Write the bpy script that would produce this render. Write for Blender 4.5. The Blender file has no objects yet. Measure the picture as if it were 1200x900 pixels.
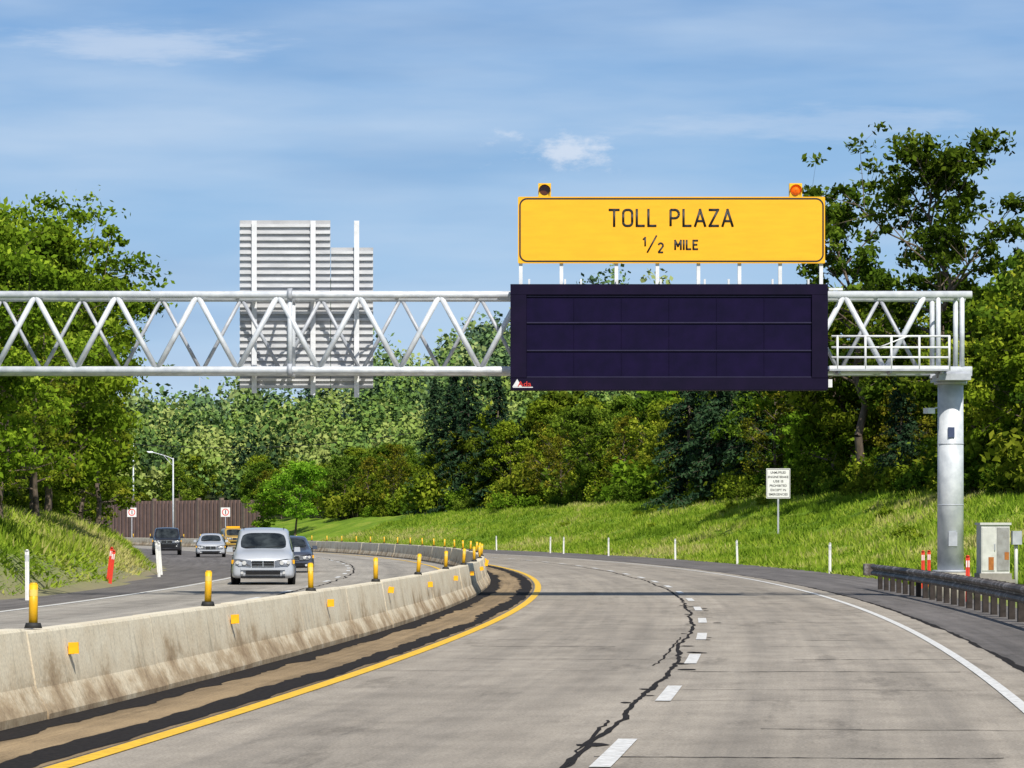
import bpy, math, random, bmesh
import numpy as np
from mathutils import Vector, Matrix
random.seed(7); RNG=np.random.default_rng(11)
scene=bpy.context.scene
scene.view_settings.view_transform='Standard'; scene.view_settings.look='None'; scene.view_settings.exposure=0

# ------------------------------------------------------------------ materials
def new_mat(name):
    m=bpy.data.materials.new(name); m.use_nodes=True
    nt=m.node_tree; b=nt.nodes['Principled BSDF']; return m,nt,b
def N(nt,t,**k):
    n=nt.nodes.new(t)
    for a,v in k.items(): setattr(n,a,v)
    return n
def ramp(nt,stops):
    r=N(nt,'ShaderNodeValToRGB'); e=r.color_ramp.elements
    while len(e)<len(stops): e.new(0.5)
    for i,(p,c) in enumerate(stops):
        e[i].position=p; e[i].color=(c[0],c[1],c[2],1) if not isinstance(c,(int,float)) else (c,c,c,1)
    return r
def noise_vec(nt,src,scale,detail=4,rough=.55,vscale=None,loc=None):
    n=N(nt,'ShaderNodeTexNoise'); n.inputs['Scale'].default_value=scale
    n.inputs['Detail'].default_value=detail; n.inputs['Roughness'].default_value=rough
    if vscale:
        mp=N(nt,'ShaderNodeMapping'); mp.inputs['Scale'].default_value=vscale
        if loc: mp.inputs['Location'].default_value=loc
        nt.links.new(src,mp.inputs['Vector']); src=mp.outputs[0]
    nt.links.new(src,n.inputs['Vector']); return n
def mix(nt,a,b,f,mode='MIX'):
    m=N(nt,'ShaderNodeMix',data_type='RGBA',blend_type=mode)
    for i,v in ((6,a),(7,b),(0,f)):
        if isinstance(v,(int,float)): m.inputs[i].default_value=v
        elif isinstance(v,tuple): m.inputs[i].default_value=(*v[:3],1)
        else: nt.links.new(v,m.inputs[i])
    return m.outputs[2]
def pmat(name,c1,c2=None,scale=8,rough=.6,metal=0,bump=0,vs=None,spec=None):
    m,nt,b=new_mat(name)
    c2=c2 or tuple(x*.8 for x in c1)
    tc=N(nt,'ShaderNodeTexCoord')
    n=noise_vec(nt,tc.outputs['Object'],scale,4,.6,vs)
    r=ramp(nt,[(.35,c2),(.65,c1)]); nt.links.new(n.outputs[0],r.inputs[0])
    nt.links.new(r.outputs[0],b.inputs['Base Color'])
    b.inputs['Roughness'].default_value=rough; b.inputs['Metallic'].default_value=metal
    if spec is not None: b.inputs['Specular IOR Level'].default_value=spec
    if bump:
        bp=N(nt,'ShaderNodeBump'); bp.inputs['Strength'].default_value=bump; bp.inputs['Distance'].default_value=.02
        nt.links.new(n.outputs[0],bp.inputs['Height']); nt.links.new(bp.outputs[0],b.inputs['Normal'])
    return m

# ------------------------------------------------------------------ mesh builder
class MB:
    def __init__(s): s.v=[];s.f=[];s.m=[];s.s=[]
    def poly(s,pts,m=0,smooth=False):
        i=len(s.v); s.v+= [tuple(p) for p in pts]; s.f.append(tuple(range(i,i+len(pts)))); s.m.append(m); s.s.append(smooth)
    def box(s,c,d,m=0,rz=0,taper=1.0):
        x,y,z=[k/2 for k in d]; i=len(s.v); ca,sa=math.cos(rz),math.sin(rz)
        for (a,b,e) in ((-1,-1,-1),(1,-1,-1),(1,1,-1),(-1,1,-1),(-1,-1,1),(1,-1,1),(1,1,1),(-1,1,1)):
            t=taper if e>0 else 1
            px,py=a*x*t,b*y*t; s.v.append((c[0]+px*ca-py*sa,c[1]+px*sa+py*ca,c[2]+e*z))
        for f in ((0,3,2,1),(4,5,6,7),(0,1,5,4),(1,2,6,5),(2,3,7,6),(3,0,4,7)):
            s.f.append(tuple(i+k for k in f)); s.m.append(m); s.s.append(False)
    def tube(s,p1,p2,r1,r2=None,m=0,n=12,caps=True):
        r2=r1 if r2 is None else r2
        p1=Vector(p1);p2=Vector(p2); d=(p2-p1).normalized()
        a=Vector((0,0,1)) if abs(d.z)<.9 else Vector((1,0,0))
        u=d.cross(a).normalized(); w=d.cross(u)
        i=len(s.v)
        for p,r in ((p1,r1),(p2,r2)):
            for k in range(n):
                t=2*math.pi*k/n; s.v.append(tuple(p+u*(r*math.cos(t))+w*(r*math.sin(t))))
        for k in range(n):
            s.f.append((i+k,i+(k+1)%n,i+n+(k+1)%n,i+n+k)); s.m.append(m); s.s.append(True)
        if caps:
            s.f.append(tuple(i+k for k in range(n))[::-1]); s.m.append(m); s.s.append(False)
            s.f.append(tuple(i+n+k for k in range(n))); s.m.append(m); s.s.append(False)
    def path(s,pts,r,m=0,n=8):
        for a,b in zip(pts[:-1],pts[1:]): s.tube(a,b,r,r,m,n)
    def mesh(s,name,mats):
        me=bpy.data.meshes.new(name); me.from_pydata(s.v,[],s.f)
        for k in mats: me.materials.append(k)
        me.polygons.foreach_set('material_index',s.m); me.polygons.foreach_set('use_smooth',s.s); me.update(); return me
    def obj(s,name,mats,parent=None,loc=(0,0,0),rz=0):
        return add(name,s.mesh(name,mats),parent,loc,rz)
def add(name,me,parent=None,loc=(0,0,0),rz=0,sc=None):
    o=bpy.data.objects.new(name,me); scene.collection.objects.link(o)
    o.location=loc; o.rotation_euler=(0,0,rz)
    if sc is not None: o.scale=sc if hasattr(sc,'__len__') else (sc,sc,sc)
    if parent: o.parent=parent
    return o
def empty(name,loc=(0,0,0),rz=0):
    o=add(name,None,None,loc,rz); o.empty_display_size=.3; return o
def np_mesh(name,V,F,mi,mats,tint=None,smooth=None):
    me=bpy.data.meshes.new(name); k=F.shape[1]
    me.vertices.add(len(V)); me.vertices.foreach_set('co',V.astype(np.float32).ravel())
    me.loops.add(F.size); me.loops.foreach_set('vertex_index',F.astype(np.int32).ravel())
    me.polygons.add(len(F)); me.polygons.foreach_set('loop_start',np.arange(0,F.size,k,dtype=np.int32))
    for m in mats: me.materials.append(m)
    me.polygons.foreach_set('material_index',np.asarray(mi,dtype=np.int32))
    if smooth is not None: me.polygons.foreach_set('use_smooth',smooth)
    if tint is not None:
        a=me.attributes.new('tint','FLOAT','POINT'); a.data.foreach_set('value',tint.astype(np.float32))
    me.update(calc_edges=True); me.validate(); return me

# ------------------------------------------------------------------ road alignment & terrain (metres)
def cx(y):
    y=np.asarray(y,dtype=float); yc=np.minimum(y,620)
    return -6.12+.1213*yc-.00053*yc**2+(y-yc)*(.1213-.00106*620)
def slope(y): return .1213-.00106*np.minimum(np.asarray(y,dtype=float),620)
def pt(y,off,z=0):
    m=float(slope(y)); n=math.hypot(1,m)
    return Vector((float(cx(y))+off/n, y-off*m/n, z))
def heading(y): return -math.atan(float(slope(y)))
FR=([-50,95,118,175,245,320,450],[10.4,10.4,11.5,12,13.5,16,18])
FL=([-50,110,150,200,250,350,450],[13,13,14.8,17.5,20,24,26])
fr=lambda y:np.interp(y,*FR)
fl=lambda y:np.interp(y,*FL)
def S(t): t=np.clip(t,0,1); return t*t*(3-2*t)
def terrain(x,y):
    x=np.asarray(x,dtype=float); y=np.asarray(y,dtype=float)
    off=(x-cx(y))/np.sqrt(1+slope(y)**2)
    tr=off-fr(y); tl=-off-fl(y)
    capR=np.interp(y,[0,180,215,260,350,450],[3.2,3.5,3.9,4.1,4.0,3.1])
    capL=np.interp(y,[0,100,150,185,230,300,450],[3.4,3.4,3.1,1.7,.7,.5,1])
    bump=.16*np.sin(x*.9+1.3*np.sin(y*.21))*np.sin(y*.33+x*.2)+.10*np.sin(x*2.3+y*.7)*np.cos(y*.9)+.2*np.sin(y*.06)*np.sin(x*.13)
    z=-.03+capR*S(tr/17)+capL*(1-np.exp(-np.maximum(tl,0)/3.6))*S(tl/1.2)
    z=z+bump*(S(tr/4)*.9+S(tl/3))
    z=z+.02*np.clip(tr-30,0,60)+.02*np.clip(tl-12,0,60)
    z=z+S((y-520)/260)*8+S((y-800)/900)*4
    z=z+35*np.exp(-((x-32)/60)**2-((y-900)/220)**2)*S((y-500)/150)
    z=z+18*np.exp(-((x+205)/75)**2-((y-850)/250)**2)*S((y-500)/150)
    z=z+30*S((y-1600)/700)*(1+.2*np.sin(x*.008+1))
    return z
def tz(x,y): return float(terrain(x,y))
def axis(lo,hi,fine_lo,fine_hi,step,growth=1.12):
    a=list(np.arange(fine_lo,fine_hi+1e-6,step)); s=step
    v=fine_lo; pre=[]
    while v>lo: s*=growth; v-=s; pre.append(v)
    s=step; v=fine_hi; post=[]
    while v<hi: s*=growth; v+=s; post.append(v)
    return np.array(pre[::-1]+a+post)
xs=axis(-3000,3000,-56,50,.8,1.13); ys=axis(-200,5000,14,500,1.6,1.07)
X,Y=np.meshgrid(xs,ys); Z=terrain(X,Y)
V=np.stack([X.ravel(),Y.ravel(),Z.ravel()],1); nx=len(xs); ny=len(ys)
i=np.arange(ny-1)[:,None]*nx+np.arange(nx-1)[None,:]; i=i.ravel()
F=np.stack([i,i+1,i+nx+1,i+nx],1)
OFF=(X-cx(Y))/np.sqrt(1+slope(Y)**2); TR=OFF-fr(Y); TL=-OFF-fl(Y)
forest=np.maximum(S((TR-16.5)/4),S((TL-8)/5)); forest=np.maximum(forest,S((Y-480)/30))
edge=np.exp(-np.abs(np.maximum(TR,TL*.7))/1.0)
m,nt,b=new_mat('ground_grass')
tc=N(nt,'ShaderNodeTexCoord')
n1=noise_vec(nt,tc.outputs['Object'],.22,5,.65); n2=noise_vec(nt,tc.outputs['Object'],5,3,.7)
r1=ramp(nt,[(.3,(.10,.18,.018)),(.5,(.19,.31,.025)),(.7,(.33,.38,.06))]); nt.links.new(n1.outputs[0],r1.inputs[0])
r2=ramp(nt,[(.3,(.6,.6,.6)),(.7,(1.15,1.15,1.15))]); nt.links.new(n2.outputs[0],r2.inputs[0])
c=mix(nt,r1.outputs[0],r2.outputs[0],1.0,'MULTIPLY')
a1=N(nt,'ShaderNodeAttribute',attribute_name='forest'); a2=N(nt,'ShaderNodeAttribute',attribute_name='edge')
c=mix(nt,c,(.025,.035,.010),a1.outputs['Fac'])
c=mix(nt,c,(.27,.22,.16),a2.outputs['Fac'])
nt.links.new(c,b.inputs['Base Color']); b.inputs['Roughness'].default_value=.95; b.inputs['Specular IOR Level'].default_value=.1
MG=m
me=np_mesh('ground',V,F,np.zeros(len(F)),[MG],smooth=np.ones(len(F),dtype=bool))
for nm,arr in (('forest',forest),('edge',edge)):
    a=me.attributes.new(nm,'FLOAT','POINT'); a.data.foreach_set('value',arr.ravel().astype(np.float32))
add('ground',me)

# ------------------------------------------------------------------ roads
def road_mat(name,base,dark,lanes,amt=.5):
    m,nt,b=new_mat(name)
    uv=N(nt,'ShaderNodeUVMap',uv_map='UVMap')
    big=noise_vec(nt,uv.outputs[0],.25,4,.6,(1,.25,1)); streak=noise_vec(nt,uv.outputs[0],1.0,5,.65,(3.2,.05,1)); fine=noise_vec(nt,uv.outputs[0],38,3,.7)
    patch=noise_vec(nt,uv.outputs[0],1.3,5,.7,(1,.5,1)); stain=noise_vec(nt,uv.outputs[0],1.0,6,.75,(.9,.14,1),(7,3,0))
    r=ramp(nt,[(.3,dark),(.62,base)]); nt.links.new(streak.outputs[0],r.inputs[0]); c=r.outputs[0]
    rb=ramp(nt,[(.3,.78),(.7,1.1)]); nt.links.new(big.outputs[0],rb.inputs[0]); c=mix(nt,c,rb.outputs[0],1.0,'MULTIPLY')
    rf=ramp(nt,[(.3,.62),(.7,1.32)]); nt.links.new(fine.outputs[0],rf.inputs[0]); c=mix(nt,c,rf.outputs[0],1.0,'MULTIPLY')
    rp=ramp(nt,[(.35,.82),(.6,1.05)]); nt.links.new(patch.outputs[0],rp.inputs[0]); c=mix(nt,c,rp.outputs[0],1.0,'MULTIPLY')
    rs=ramp(nt,[(.32,.62),(.45,1.0)]); nt.links.new(stain.outputs[0],rs.inputs[0]); c=mix(nt,c,rs.outputs[0],1.0,'MULTIPLY')
    if lanes:
        sp=N(nt,'ShaderNodeSeparateXYZ'); nt.links.new(uv.outputs[0],sp.inputs[0])
        for l,wd,am in lanes:
            a=N(nt,'ShaderNodeMath',operation='SUBTRACT'); nt.links.new(sp.outputs[0],a.inputs[0]); a.inputs[1].default_value=l
            q=N(nt,'ShaderNodeMath',operation='ABSOLUTE'); nt.links.new(a.outputs[0],q.inputs[0])
            mr=N(nt,'ShaderNodeMapRange',interpolation_type='SMOOTHSTEP'); nt.links.new(q.outputs[0],mr.inputs[0])
            mr.inputs[1].default_value=0; mr.inputs[2].default_value=wd; mr.inputs[3].default_value=am; mr.inputs[4].default_value=0
            c=mix(nt,c,(.09,.082,.075),mr.outputs[0])
    nt.links.new(c,b.inputs['Base Color']); b.inputs['Roughness'].default_value=.9; b.inputs['Specular IOR Level'].default_value=.12
    bp=N(nt,'ShaderNodeBump'); bp.inputs['Strength'].default_value=.35; bp.inputs['Distance'].default_value=.01
    nt.links.new(fine.outputs[0],bp.inputs['Height']); nt.links.new(bp.outputs[0],b.inputs['Normal'])
    return m
def ribbon(name,fa,fb,z,y0,y1,step,mat,ncross=1,parent=None):
    yy=np.arange(y0,y1+1e-6,step); vs=[];uv=[];fs=[]
    for y in yy:
        a=fa(y) if callable(fa) else fa; b=fb(y) if callable(fb) else fb
        for k in range(ncross+1):
            o=a+(b-a)*k/ncross; vs.append(pt(y,o,z)); uv.append((o,y))
    w=ncross+1
    for j in range(len(yy)-1):
        for k in range(ncross): q=j*w+k; fs.append((q,q+1,q+w+1,q+w))
    me=bpy.data.meshes.new(name); me.from_pydata(vs,[],fs); me.materials.append(mat)
    u=me.uv_layers.new(name='UVMap')
    for l in me.loops: u.data[l.index].uv=uv[l.vertex_index]
    me.update(); return add(name,me,parent)
M_asph=road_mat('asphalt_shoulder',(.20,.185,.178),(.12,.112,.108),None)
M_conc=road_mat('worn_pavement',(.415,.37,.31),(.325,.293,.25),[(1.05,.55,.15),(2.85,.55,.15),(4.8,.55,.15),(6.6,.55,.17),(1.95,1.2,.10),(5.7,1.2,.10)])
M_conc2=road_mat('worn_pavement_opposing',(.42,.385,.335),(.32,.30,.265),[(-5.0,.9,.25),(-8.9,.9,.25)])
M_gut=road_mat('gutter_concrete',(.38,.28,.165),(.18,.135,.085),None)
M_tar=pmat('tar',(.034,.030,.029),(.015,.014,.014),20,.95,0,0,None,.08)
M_tar2=pmat('thin_tar',(.10,.09,.08),(.05,.045,.042),6,.95,0,0,None,.08)
M_white=pmat('road_paint_white',(.82,.82,.80),(.52,.51,.48),11,.6)
M_yel=pmat('road_paint_yellow',(.90,.57,.02),(.70,.40,.015),9,.6)
ribbon('shoulder_pavement',lambda y:-fl(y)-.7,lambda y:fr(y)+.6,0,-30,500,2,M_asph,4)
ribbon('road',-.12,8.1,.004,-30,500,2,M_conc,4)
ribbon('opposing_road',-11.0,-2.3,.004,-30,500,2,M_conc2,4)
ribbon('gutter',-1.6,-.16,.003,-30,500,2,M_gut,2)
rj=np.random.default_rng(3)
def jag(o,amp,seed):
    r=np.random.default_rng(seed); k=r.normal(0,1,3000); k=np.convolve(k,np.ones(3)/3,'same')+.8*np.convolve(r.normal(0,1,3000),np.ones(14)/4,'same')
    return lambda y:o+amp*k[int((y+40)/.3)%3000]
tarp=empty('tar_seam')
ribbon('seam_yellow',jag(-.55,.05,1),jag(-.21,.025,2),.007,-10,400,.3,M_tar,1,tarp)
ribbon('seam_barrier',-1.56,jag(-1.20,.05,4),.007,-10,400,.3,M_tar,1,tarp)
ribbon('seam_right',jag(8.05,.02,5),jag(8.14,.02,6),.007,-10,300,.3,M_tar,1,tarp)
def wander(o,seed,sig,wm):
    r=np.random.default_rng(seed); k=np.convolve(r.normal(0,1,3000),np.ones(12)/12,'same')*sig*2.2+np.convolve(r.normal(0,1,3000),np.ones(40)/40,'same')*sig*4+r.normal(0,sig*.10,3000)
    w=wm*(.4+1.2*np.convolve(r.random(3000),np.ones(4)/4,'same'))
    f=lambda y:o+float(k[int((y+40)/.3)%3000])
    return f,(lambda y:f(y)+float(w[int((y+40)/.3)%3000]))
fa,fb=wander(3.66,8,.045,.062); ribbon('centre_crack',fa,fb,.008,5,260,.3,M_tar,1,tarp)
fa,fb=wander(3.58,28,.05,.03); ribbon('centre_crack_b',fa,fb,.0084,24,33,.3,M_tar,1,tarp)
fa,fb=wander(3.50,48,.05,.03); ribbon('centre_crack_c',fa,fb,.0086,46,58,.3,M_tar,1,tarp)
fa,fb=wander(-6.8,19,.05,.06); ribbon('opposing_crack',fa,fb,.008,5,260,.3,M_tar,1,tarp)
mb=MB(); yy=18.0
while yy<230:
    for (a,b) in ((0.1,3.8),(3.8,7.8)):
        if rj.random()<(.5 if a<1 else .85):
            o0=a+rj.random()*1.6*(rj.random()<.6); o1=b-rj.random()*1.8*(rj.random()<.5); w=.012+.022*rj.random(); mm=0 if rj.random()<.5 else 1
            pr=None; o=o0; dy=rj.normal(0,.12)
            while o<o1:
                dy+=rj.normal(0,.03); w2=w*(.3+1.2*rj.random()); cur=(pt(yy+dy-w2,o,.009),pt(yy+dy+w2,o,.009))
                if pr: mb.poly([pr[0],cur[0],cur[1],pr[1]],mm)
                pr=cur; o+=.12
    yy+=2.4+rj.random()*4.0
for _ in range(22):
    y0=24+rj.random()*60; o0=3.5+rj.random()*.7; n=9; r=.04+.09*rj.random()
    c=pt(y0,o0,.0095); mb.poly([c+Vector((r*(.6+.7*rj.random())*math.cos(t*6.283/n),2.2*r*(.6+.7*rj.random())*math.sin(t*6.283/n),0)) for t in range(n)])
mb.obj('joints',[M_tar,M_tar2],tarp)
mk=empty('road_markings')
ribbon('yellow_edge_line',-.10,.08,.012,-20,480,2,M_yel,1,mk)
ribbon('white_edge_line',7.43,7.56,.012,-20,480,2,M_white,1,mk)
ribbon('opposing_yellow_line',-3.15,-3.0,.012,-20,480,2,M_yel,1,mk)
ribbon('opposing_edge_line',-10.85,-10.7,.012,-20,480,2,M_white,1,mk)
mb=MB()
for k in range(-3,42):
    for off,sh in ((3.93,28.3),(-7.0,29.5)):
        y0=sh+10.05*k
        for q in range(2):
            a=y0-1.75+q*1.75; b2=a+1.75
            mb.poly([pt(a,off-.08,.013),pt(a,off+.08,.013),pt(b2,off+.08,.013),pt(b2,off-.08,.013)])
mb.obj('dashes',[M_white],mk)

# ------------------------------------------------------------------ concrete barrier
m,nt,b=new_mat('weathered_concrete')
uv=N(nt,'ShaderNodeUVMap',uv_map='UVMap')
na=noise_vec(nt,uv.outputs[0],1.0,6,.7,(.8,1.3,1)); nb=noise_vec(nt,uv.outputs[0],1.0,5,.7,(5,1.4,1)); nc=noise_vec(nt,uv.outputs[0],30,3,.6)
sp=N(nt,'ShaderNodeSeparateXYZ'); nt.links.new(uv.outputs[0],sp.inputs[0])
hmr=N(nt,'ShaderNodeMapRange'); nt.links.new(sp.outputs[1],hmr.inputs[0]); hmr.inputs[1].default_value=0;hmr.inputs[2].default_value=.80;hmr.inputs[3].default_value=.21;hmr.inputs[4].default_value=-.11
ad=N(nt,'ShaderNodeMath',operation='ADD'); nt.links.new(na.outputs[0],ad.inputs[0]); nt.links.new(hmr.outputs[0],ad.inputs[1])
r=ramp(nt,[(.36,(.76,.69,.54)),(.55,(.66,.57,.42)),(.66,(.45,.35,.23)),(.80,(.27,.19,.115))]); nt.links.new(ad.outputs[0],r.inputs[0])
rb=ramp(nt,[(.30,.50),(.48,1.0)]); nt.links.new(nb.outputs[0],rb.inputs[0]); c=mix(nt,r.outputs[0],rb.outputs[0],.65,'MULTIPLY')
rc=ramp(nt,[(.3,.82),(.7,1.12)]); nt.links.new(nc.outputs[0],rc.inputs[0]); c=mix(nt,c,rc.outputs[0],1.0,'MULTIPLY')
nt.links.new(c,b.inputs['Base Color']); b.inputs['Roughness'].default_value=.9; b.inputs['Specular IOR Level'].default_value=.2
bp=N(nt,'ShaderNodeBump'); bp.inputs['Strength'].default_value=.5; bp.inputs['Distance'].default_value=.015; nt.links.new(nb.outputs[0],bp.inputs['Height']); nt.links.new(bp.outputs[0],b.inputs['Normal'])
M_bar=m
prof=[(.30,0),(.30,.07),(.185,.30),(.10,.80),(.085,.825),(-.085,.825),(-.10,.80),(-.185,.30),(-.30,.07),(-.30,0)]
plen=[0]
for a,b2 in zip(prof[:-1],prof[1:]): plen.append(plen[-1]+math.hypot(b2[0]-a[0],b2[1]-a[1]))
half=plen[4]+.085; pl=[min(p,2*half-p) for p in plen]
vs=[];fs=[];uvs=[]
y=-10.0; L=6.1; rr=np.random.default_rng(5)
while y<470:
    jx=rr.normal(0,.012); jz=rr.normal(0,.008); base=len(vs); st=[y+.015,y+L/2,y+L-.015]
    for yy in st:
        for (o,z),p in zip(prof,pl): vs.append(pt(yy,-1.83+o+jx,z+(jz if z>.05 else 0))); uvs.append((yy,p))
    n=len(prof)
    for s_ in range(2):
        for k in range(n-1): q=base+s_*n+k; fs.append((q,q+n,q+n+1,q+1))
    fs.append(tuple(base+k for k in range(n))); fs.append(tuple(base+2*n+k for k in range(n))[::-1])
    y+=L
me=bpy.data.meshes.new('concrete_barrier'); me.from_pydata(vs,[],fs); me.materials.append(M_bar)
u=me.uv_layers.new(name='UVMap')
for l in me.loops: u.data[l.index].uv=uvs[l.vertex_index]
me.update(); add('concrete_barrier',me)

M_dely=pmat('delineator_yellow',(.88,.52,.01),(.74,.40,.01),6,.45)
M_blk=pmat('black_rubber',(.02,.02,.02),None,6,.7)
M_refl=pmat('orange_reflector',(.95,.50,.01),(.88,.40,.01),8,.35)
mb=MB(); mb.tube((0,0,0),(0,0,.05),.085,.07,1,14); mb.tube((0,0,.05),(0,0,.41),.042,.042,0,14); mb.tube((0,0,.41),(0,0,.425),.042,.03,0,14)
mb.tube((0,0,.30),(0,0,.36),.0435,.0435,2,14,False)
dm=mb.mesh('barrier_delineator',[M_dely,M_blk,pmat('reflective_band',(.92,.65,.15),None,6,.3)])
rm=MB(); rm.box((0,0,0),(.10,.02,.11),0); rm.box((-.03,.03,-.02),(.05,.05,.08),0); rmm=rm.mesh('barrier_reflector',[M_refl])
for k in range(-1,38):
    yy=33.4+9.9*k
    if yy<15: continue
    o=add('barrier_delineator',dm,None,pt(yy,-1.83,.822),rr.random()); o.rotation_euler=(rr.normal(0,.03),rr.normal(0,.03),0)
    add('barrier_reflector',rmm,None,pt(yy+.9,-1.635,.62+rr.normal(0,.02)),heading(yy)).rotation_euler[1]=rr.normal(0,.06)

# ------------------------------------------------------------------ gantry
M_galv=pmat('galvanised_steel',(.70,.725,.755),(.50,.53,.57),3,.5,.1)
M_galvd=pmat('galvanised_steel_dull',(.48,.50,.54),(.34,.36,.40),4,.55,.15)
M_wsteel=pmat('white_painted_steel',(.80,.81,.82),(.64,.65,.67),3,.5)
g=MB(); yf,yr=90.4,91.7; zt,zb=7.66,5.76; XL,XR=-18.6,11.6
for yy in (yf,yr):
    for z in (zt,zb):
        g.tube((XL,yy,z),(XR,yy,z),.095,.095,0,16)
        for fx in (-5.6,3.9): g.tube((fx-.06,yy,z),(fx+.06,yy,z),.17,.17,1,16)
per=2.04; x0=-12.02
k=-4
while True:
    a=x0+per*k
    if a>XR-1.0: break
    if a>=XL+.5:
        for s_ in (-1,1):
            bx=a+s_*per/2
            if XL<bx<XR-.7:
                g.tube((a,yf,zt),(bx,yf,zb),.072,.072,0,10)
                g.tube((bx,yr,zt),(a,yr,zb),.05,.05,1,10)
        g.tube((a,yf,zt),(a,yr,zt),.035,.035,1,8); g.tube((a+per/2,yf,zb),(a+per/2,yr,zb),.035,.035,1,8)
        g.tube((a,yf,zt),(a+per/2,yr,zt),.03,.03,1,8); g.tube((a,yf,zb),(a+per/2,yr,zb),.03,.03,1,8)
    k+=1
for fx in (-5.6,3.9,10.75,11.35):
    for yy in (yf,yr): g.tube((fx,yy,zb),(fx,yy,zt),.065,.065,0,10)
for X0 in (11.14,-17.6):
    z0=.65 if X0>0 else tz(X0,91)-.05; yc=(yf+yr)/2
    g.tube((X0,yc,z0),(X0,yc,5.42),.335,.325,0,32)
    for zz in (2.35,3.9): g.tube((X0,yc,zz),(X0,yc,zz+.02),.338,.338,1,32)
    g.tube((X0,yc,z0),(X0,yc,z0+.06),.46,.46,1,24)
    g.tube((X0,yc,5.42),(X0,yc,5.50),.42,.42,1,24)
    g.box((X0,yc,5.58),(.80,1.9,.16),1)
    for s_ in (-1,1):
        g.box((X0,yc+s_*.65,5.66),(.9,.25,.10),1); g.tube((X0-.42,yc+s_*.65,5.56),(X0-.42,yc+s_*.65,5.9),.02,.02,1,6)
    g.tube((X0,yc,z0-.8),(X0,yc,z0),.62,.50,2,24)
    g.box((X0-.02,yc-.34,4.2),(.16,.04,.26),3); g.box((X0+.02,yc-.34,1.5),(.22,.03,.36),1)
g.box((10.58,90.9,4.75),(.22,.2,.14),0,.5); g.tube((10.68,91,4.8),(10.85,91,4.85),.02,.02,0,6)
for z in (6.05,6.30,6.58): g.tube((8.0,89.75,z),(10.95,89.75,z),.026,.026,4,8)
for x in (8.15,8.85,9.5,10.2,10.95): g.tube((x,89.75,5.72),(x,89.75,6.6),.03,.03,4,8)
g.box((9.45,90.02,5.74),(3.0,.6,.05),1); g.box((9.45,89.74,5.78),(3.0,.03,.12),4)
for x in (8.2,9.5,10.8): g.tube((x,89.8,5.7),(x,90.4,5.66),.04,.04,1,8)
g.tube((9.2,89.74,6.3),(9.9,89.74,6.58),.02,.02,4,6)
g.obj('overhead_sign_gantry',[M_galv,M_galvd,pmat('pedestal_concrete',(.40,.37,.30),None,5,.9),pmat('label_dark',(.05,.07,.15),None,5,.5),M_wsteel])

# ribbed back of the sign facing the other way
mb=MB(); ysn=92.15
def backpanel(xa,xb,za,zb_):
    mb.box(((xa+xb)/2,ysn+.03,(za+zb_)/2),(xb-xa,.02,zb_-za),1)
    z=za+.05
    while z<zb_-.06:
        mb.box(((xa+xb)/2,ysn-.012,z),(xb-xa,.064,.07),0); z+=.172
backpanel(-7.0,-4.67,5.37,9.69); backpanel(-4.655,-3.57,5.37,8.99)
for xx,zt_,zb_ in ((-6.62,9.67,5.24),(-5.11,9.67,5.19),(-3.99,9.67,5.13)):
    mb.box((xx,ysn-.10,(zt_+zb_)/2),(.13,.02,zt_-zb_),2); mb.box((xx,ysn-.06,(zt_+zb_)/2),(.02,.07,zt_-zb_),2)
    mb.box((xx,ysn-.2,zt+.0),(.10,.35,.12),2); mb.box((xx,ysn-.2,zb),(.10,.35,.12),2)
mb.box((-5.3,ysn+.05,6.8),(3.4,.012,2.8),3)
mb.obj('guide_sign_facing_away',[pmat('sign_aluminium',(.68,.685,.70),(.50,.505,.52),1.5,.5,0,0,(1,1,3)),pmat('sign_aluminium_web',(.46,.465,.48),(.35,.355,.37),1.5,.6),M_wsteel,pmat('sign_green',(.01,.16,.07),None,4,.5)])

# message sign
M_navy=pmat('message_sign_housing',(.009,.005,.024),(.006,.004,.018),2,.6,0,0,None,.10)
M_navy2=pmat('message_sign_window',(.008,.004,.030),(.005,.003,.021),2,.5,0,0,None,.10)
M_navy3=pmat('message_sign_trim',(.030,.026,.062),None,3,.5,0,0,None,.2)
vm=empty('variable_message_sign',(3.93,89.7,6.55))
mb=MB(); W,Hh=7.94,2.65
mb.box((0,.25,0),(W,.5,Hh),0)
for z in (-Hh/2+.16,Hh/2-.13): mb.box((0,-.05,z),(W,.10,.30 if z<0 else .26),0)
for x in (-W/2+.2,W/2-.2): mb.box((x,-.05,.015),(.40,.10,Hh-.562),0)
mb.obj('housing',[M_navy],vm)
mb=MB()
iw,ih=W-.80,Hh-.562
mb.box((0,-.012,.015),(iw-.01,.02,ih-.01),0)
for k in (1,2): mb.box((0,-.04,.015-ih/2+ih*k/3),(iw-.02,.035,.03),1)
for k in range(1,6): mb.box((-iw/2+iw*k/6,-.032,.015),(.008,.02,ih-.02),0)
for z in (.018-ih/2+.03,.012+ih/2-.03): mb.box((0,-.04,z),(iw-.02,.035,.025),1)
mb.obj('display_window',[M_navy2,M_navy3],vm)
mb=MB()
for x in (-3.5,-2.6,-2.2,-1.3,-.2,.9,1.5,2.6,3.5): mb.box((x,.15,Hh/2+.07),(.05,.08,.14),0)
for x in (-3.9,-1.3,1.3,3.9): mb.box((x,.6,0),(.12,.25,Hh-.2),0)
mb.box((4.05,.3,-Hh/2+.18),(.10,.3,.2),0); mb.box((4.2,.35,Hh/2-.1),(.35,.15,.06),0)
mb.obj('brackets',[M_wsteel],vm)
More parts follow.
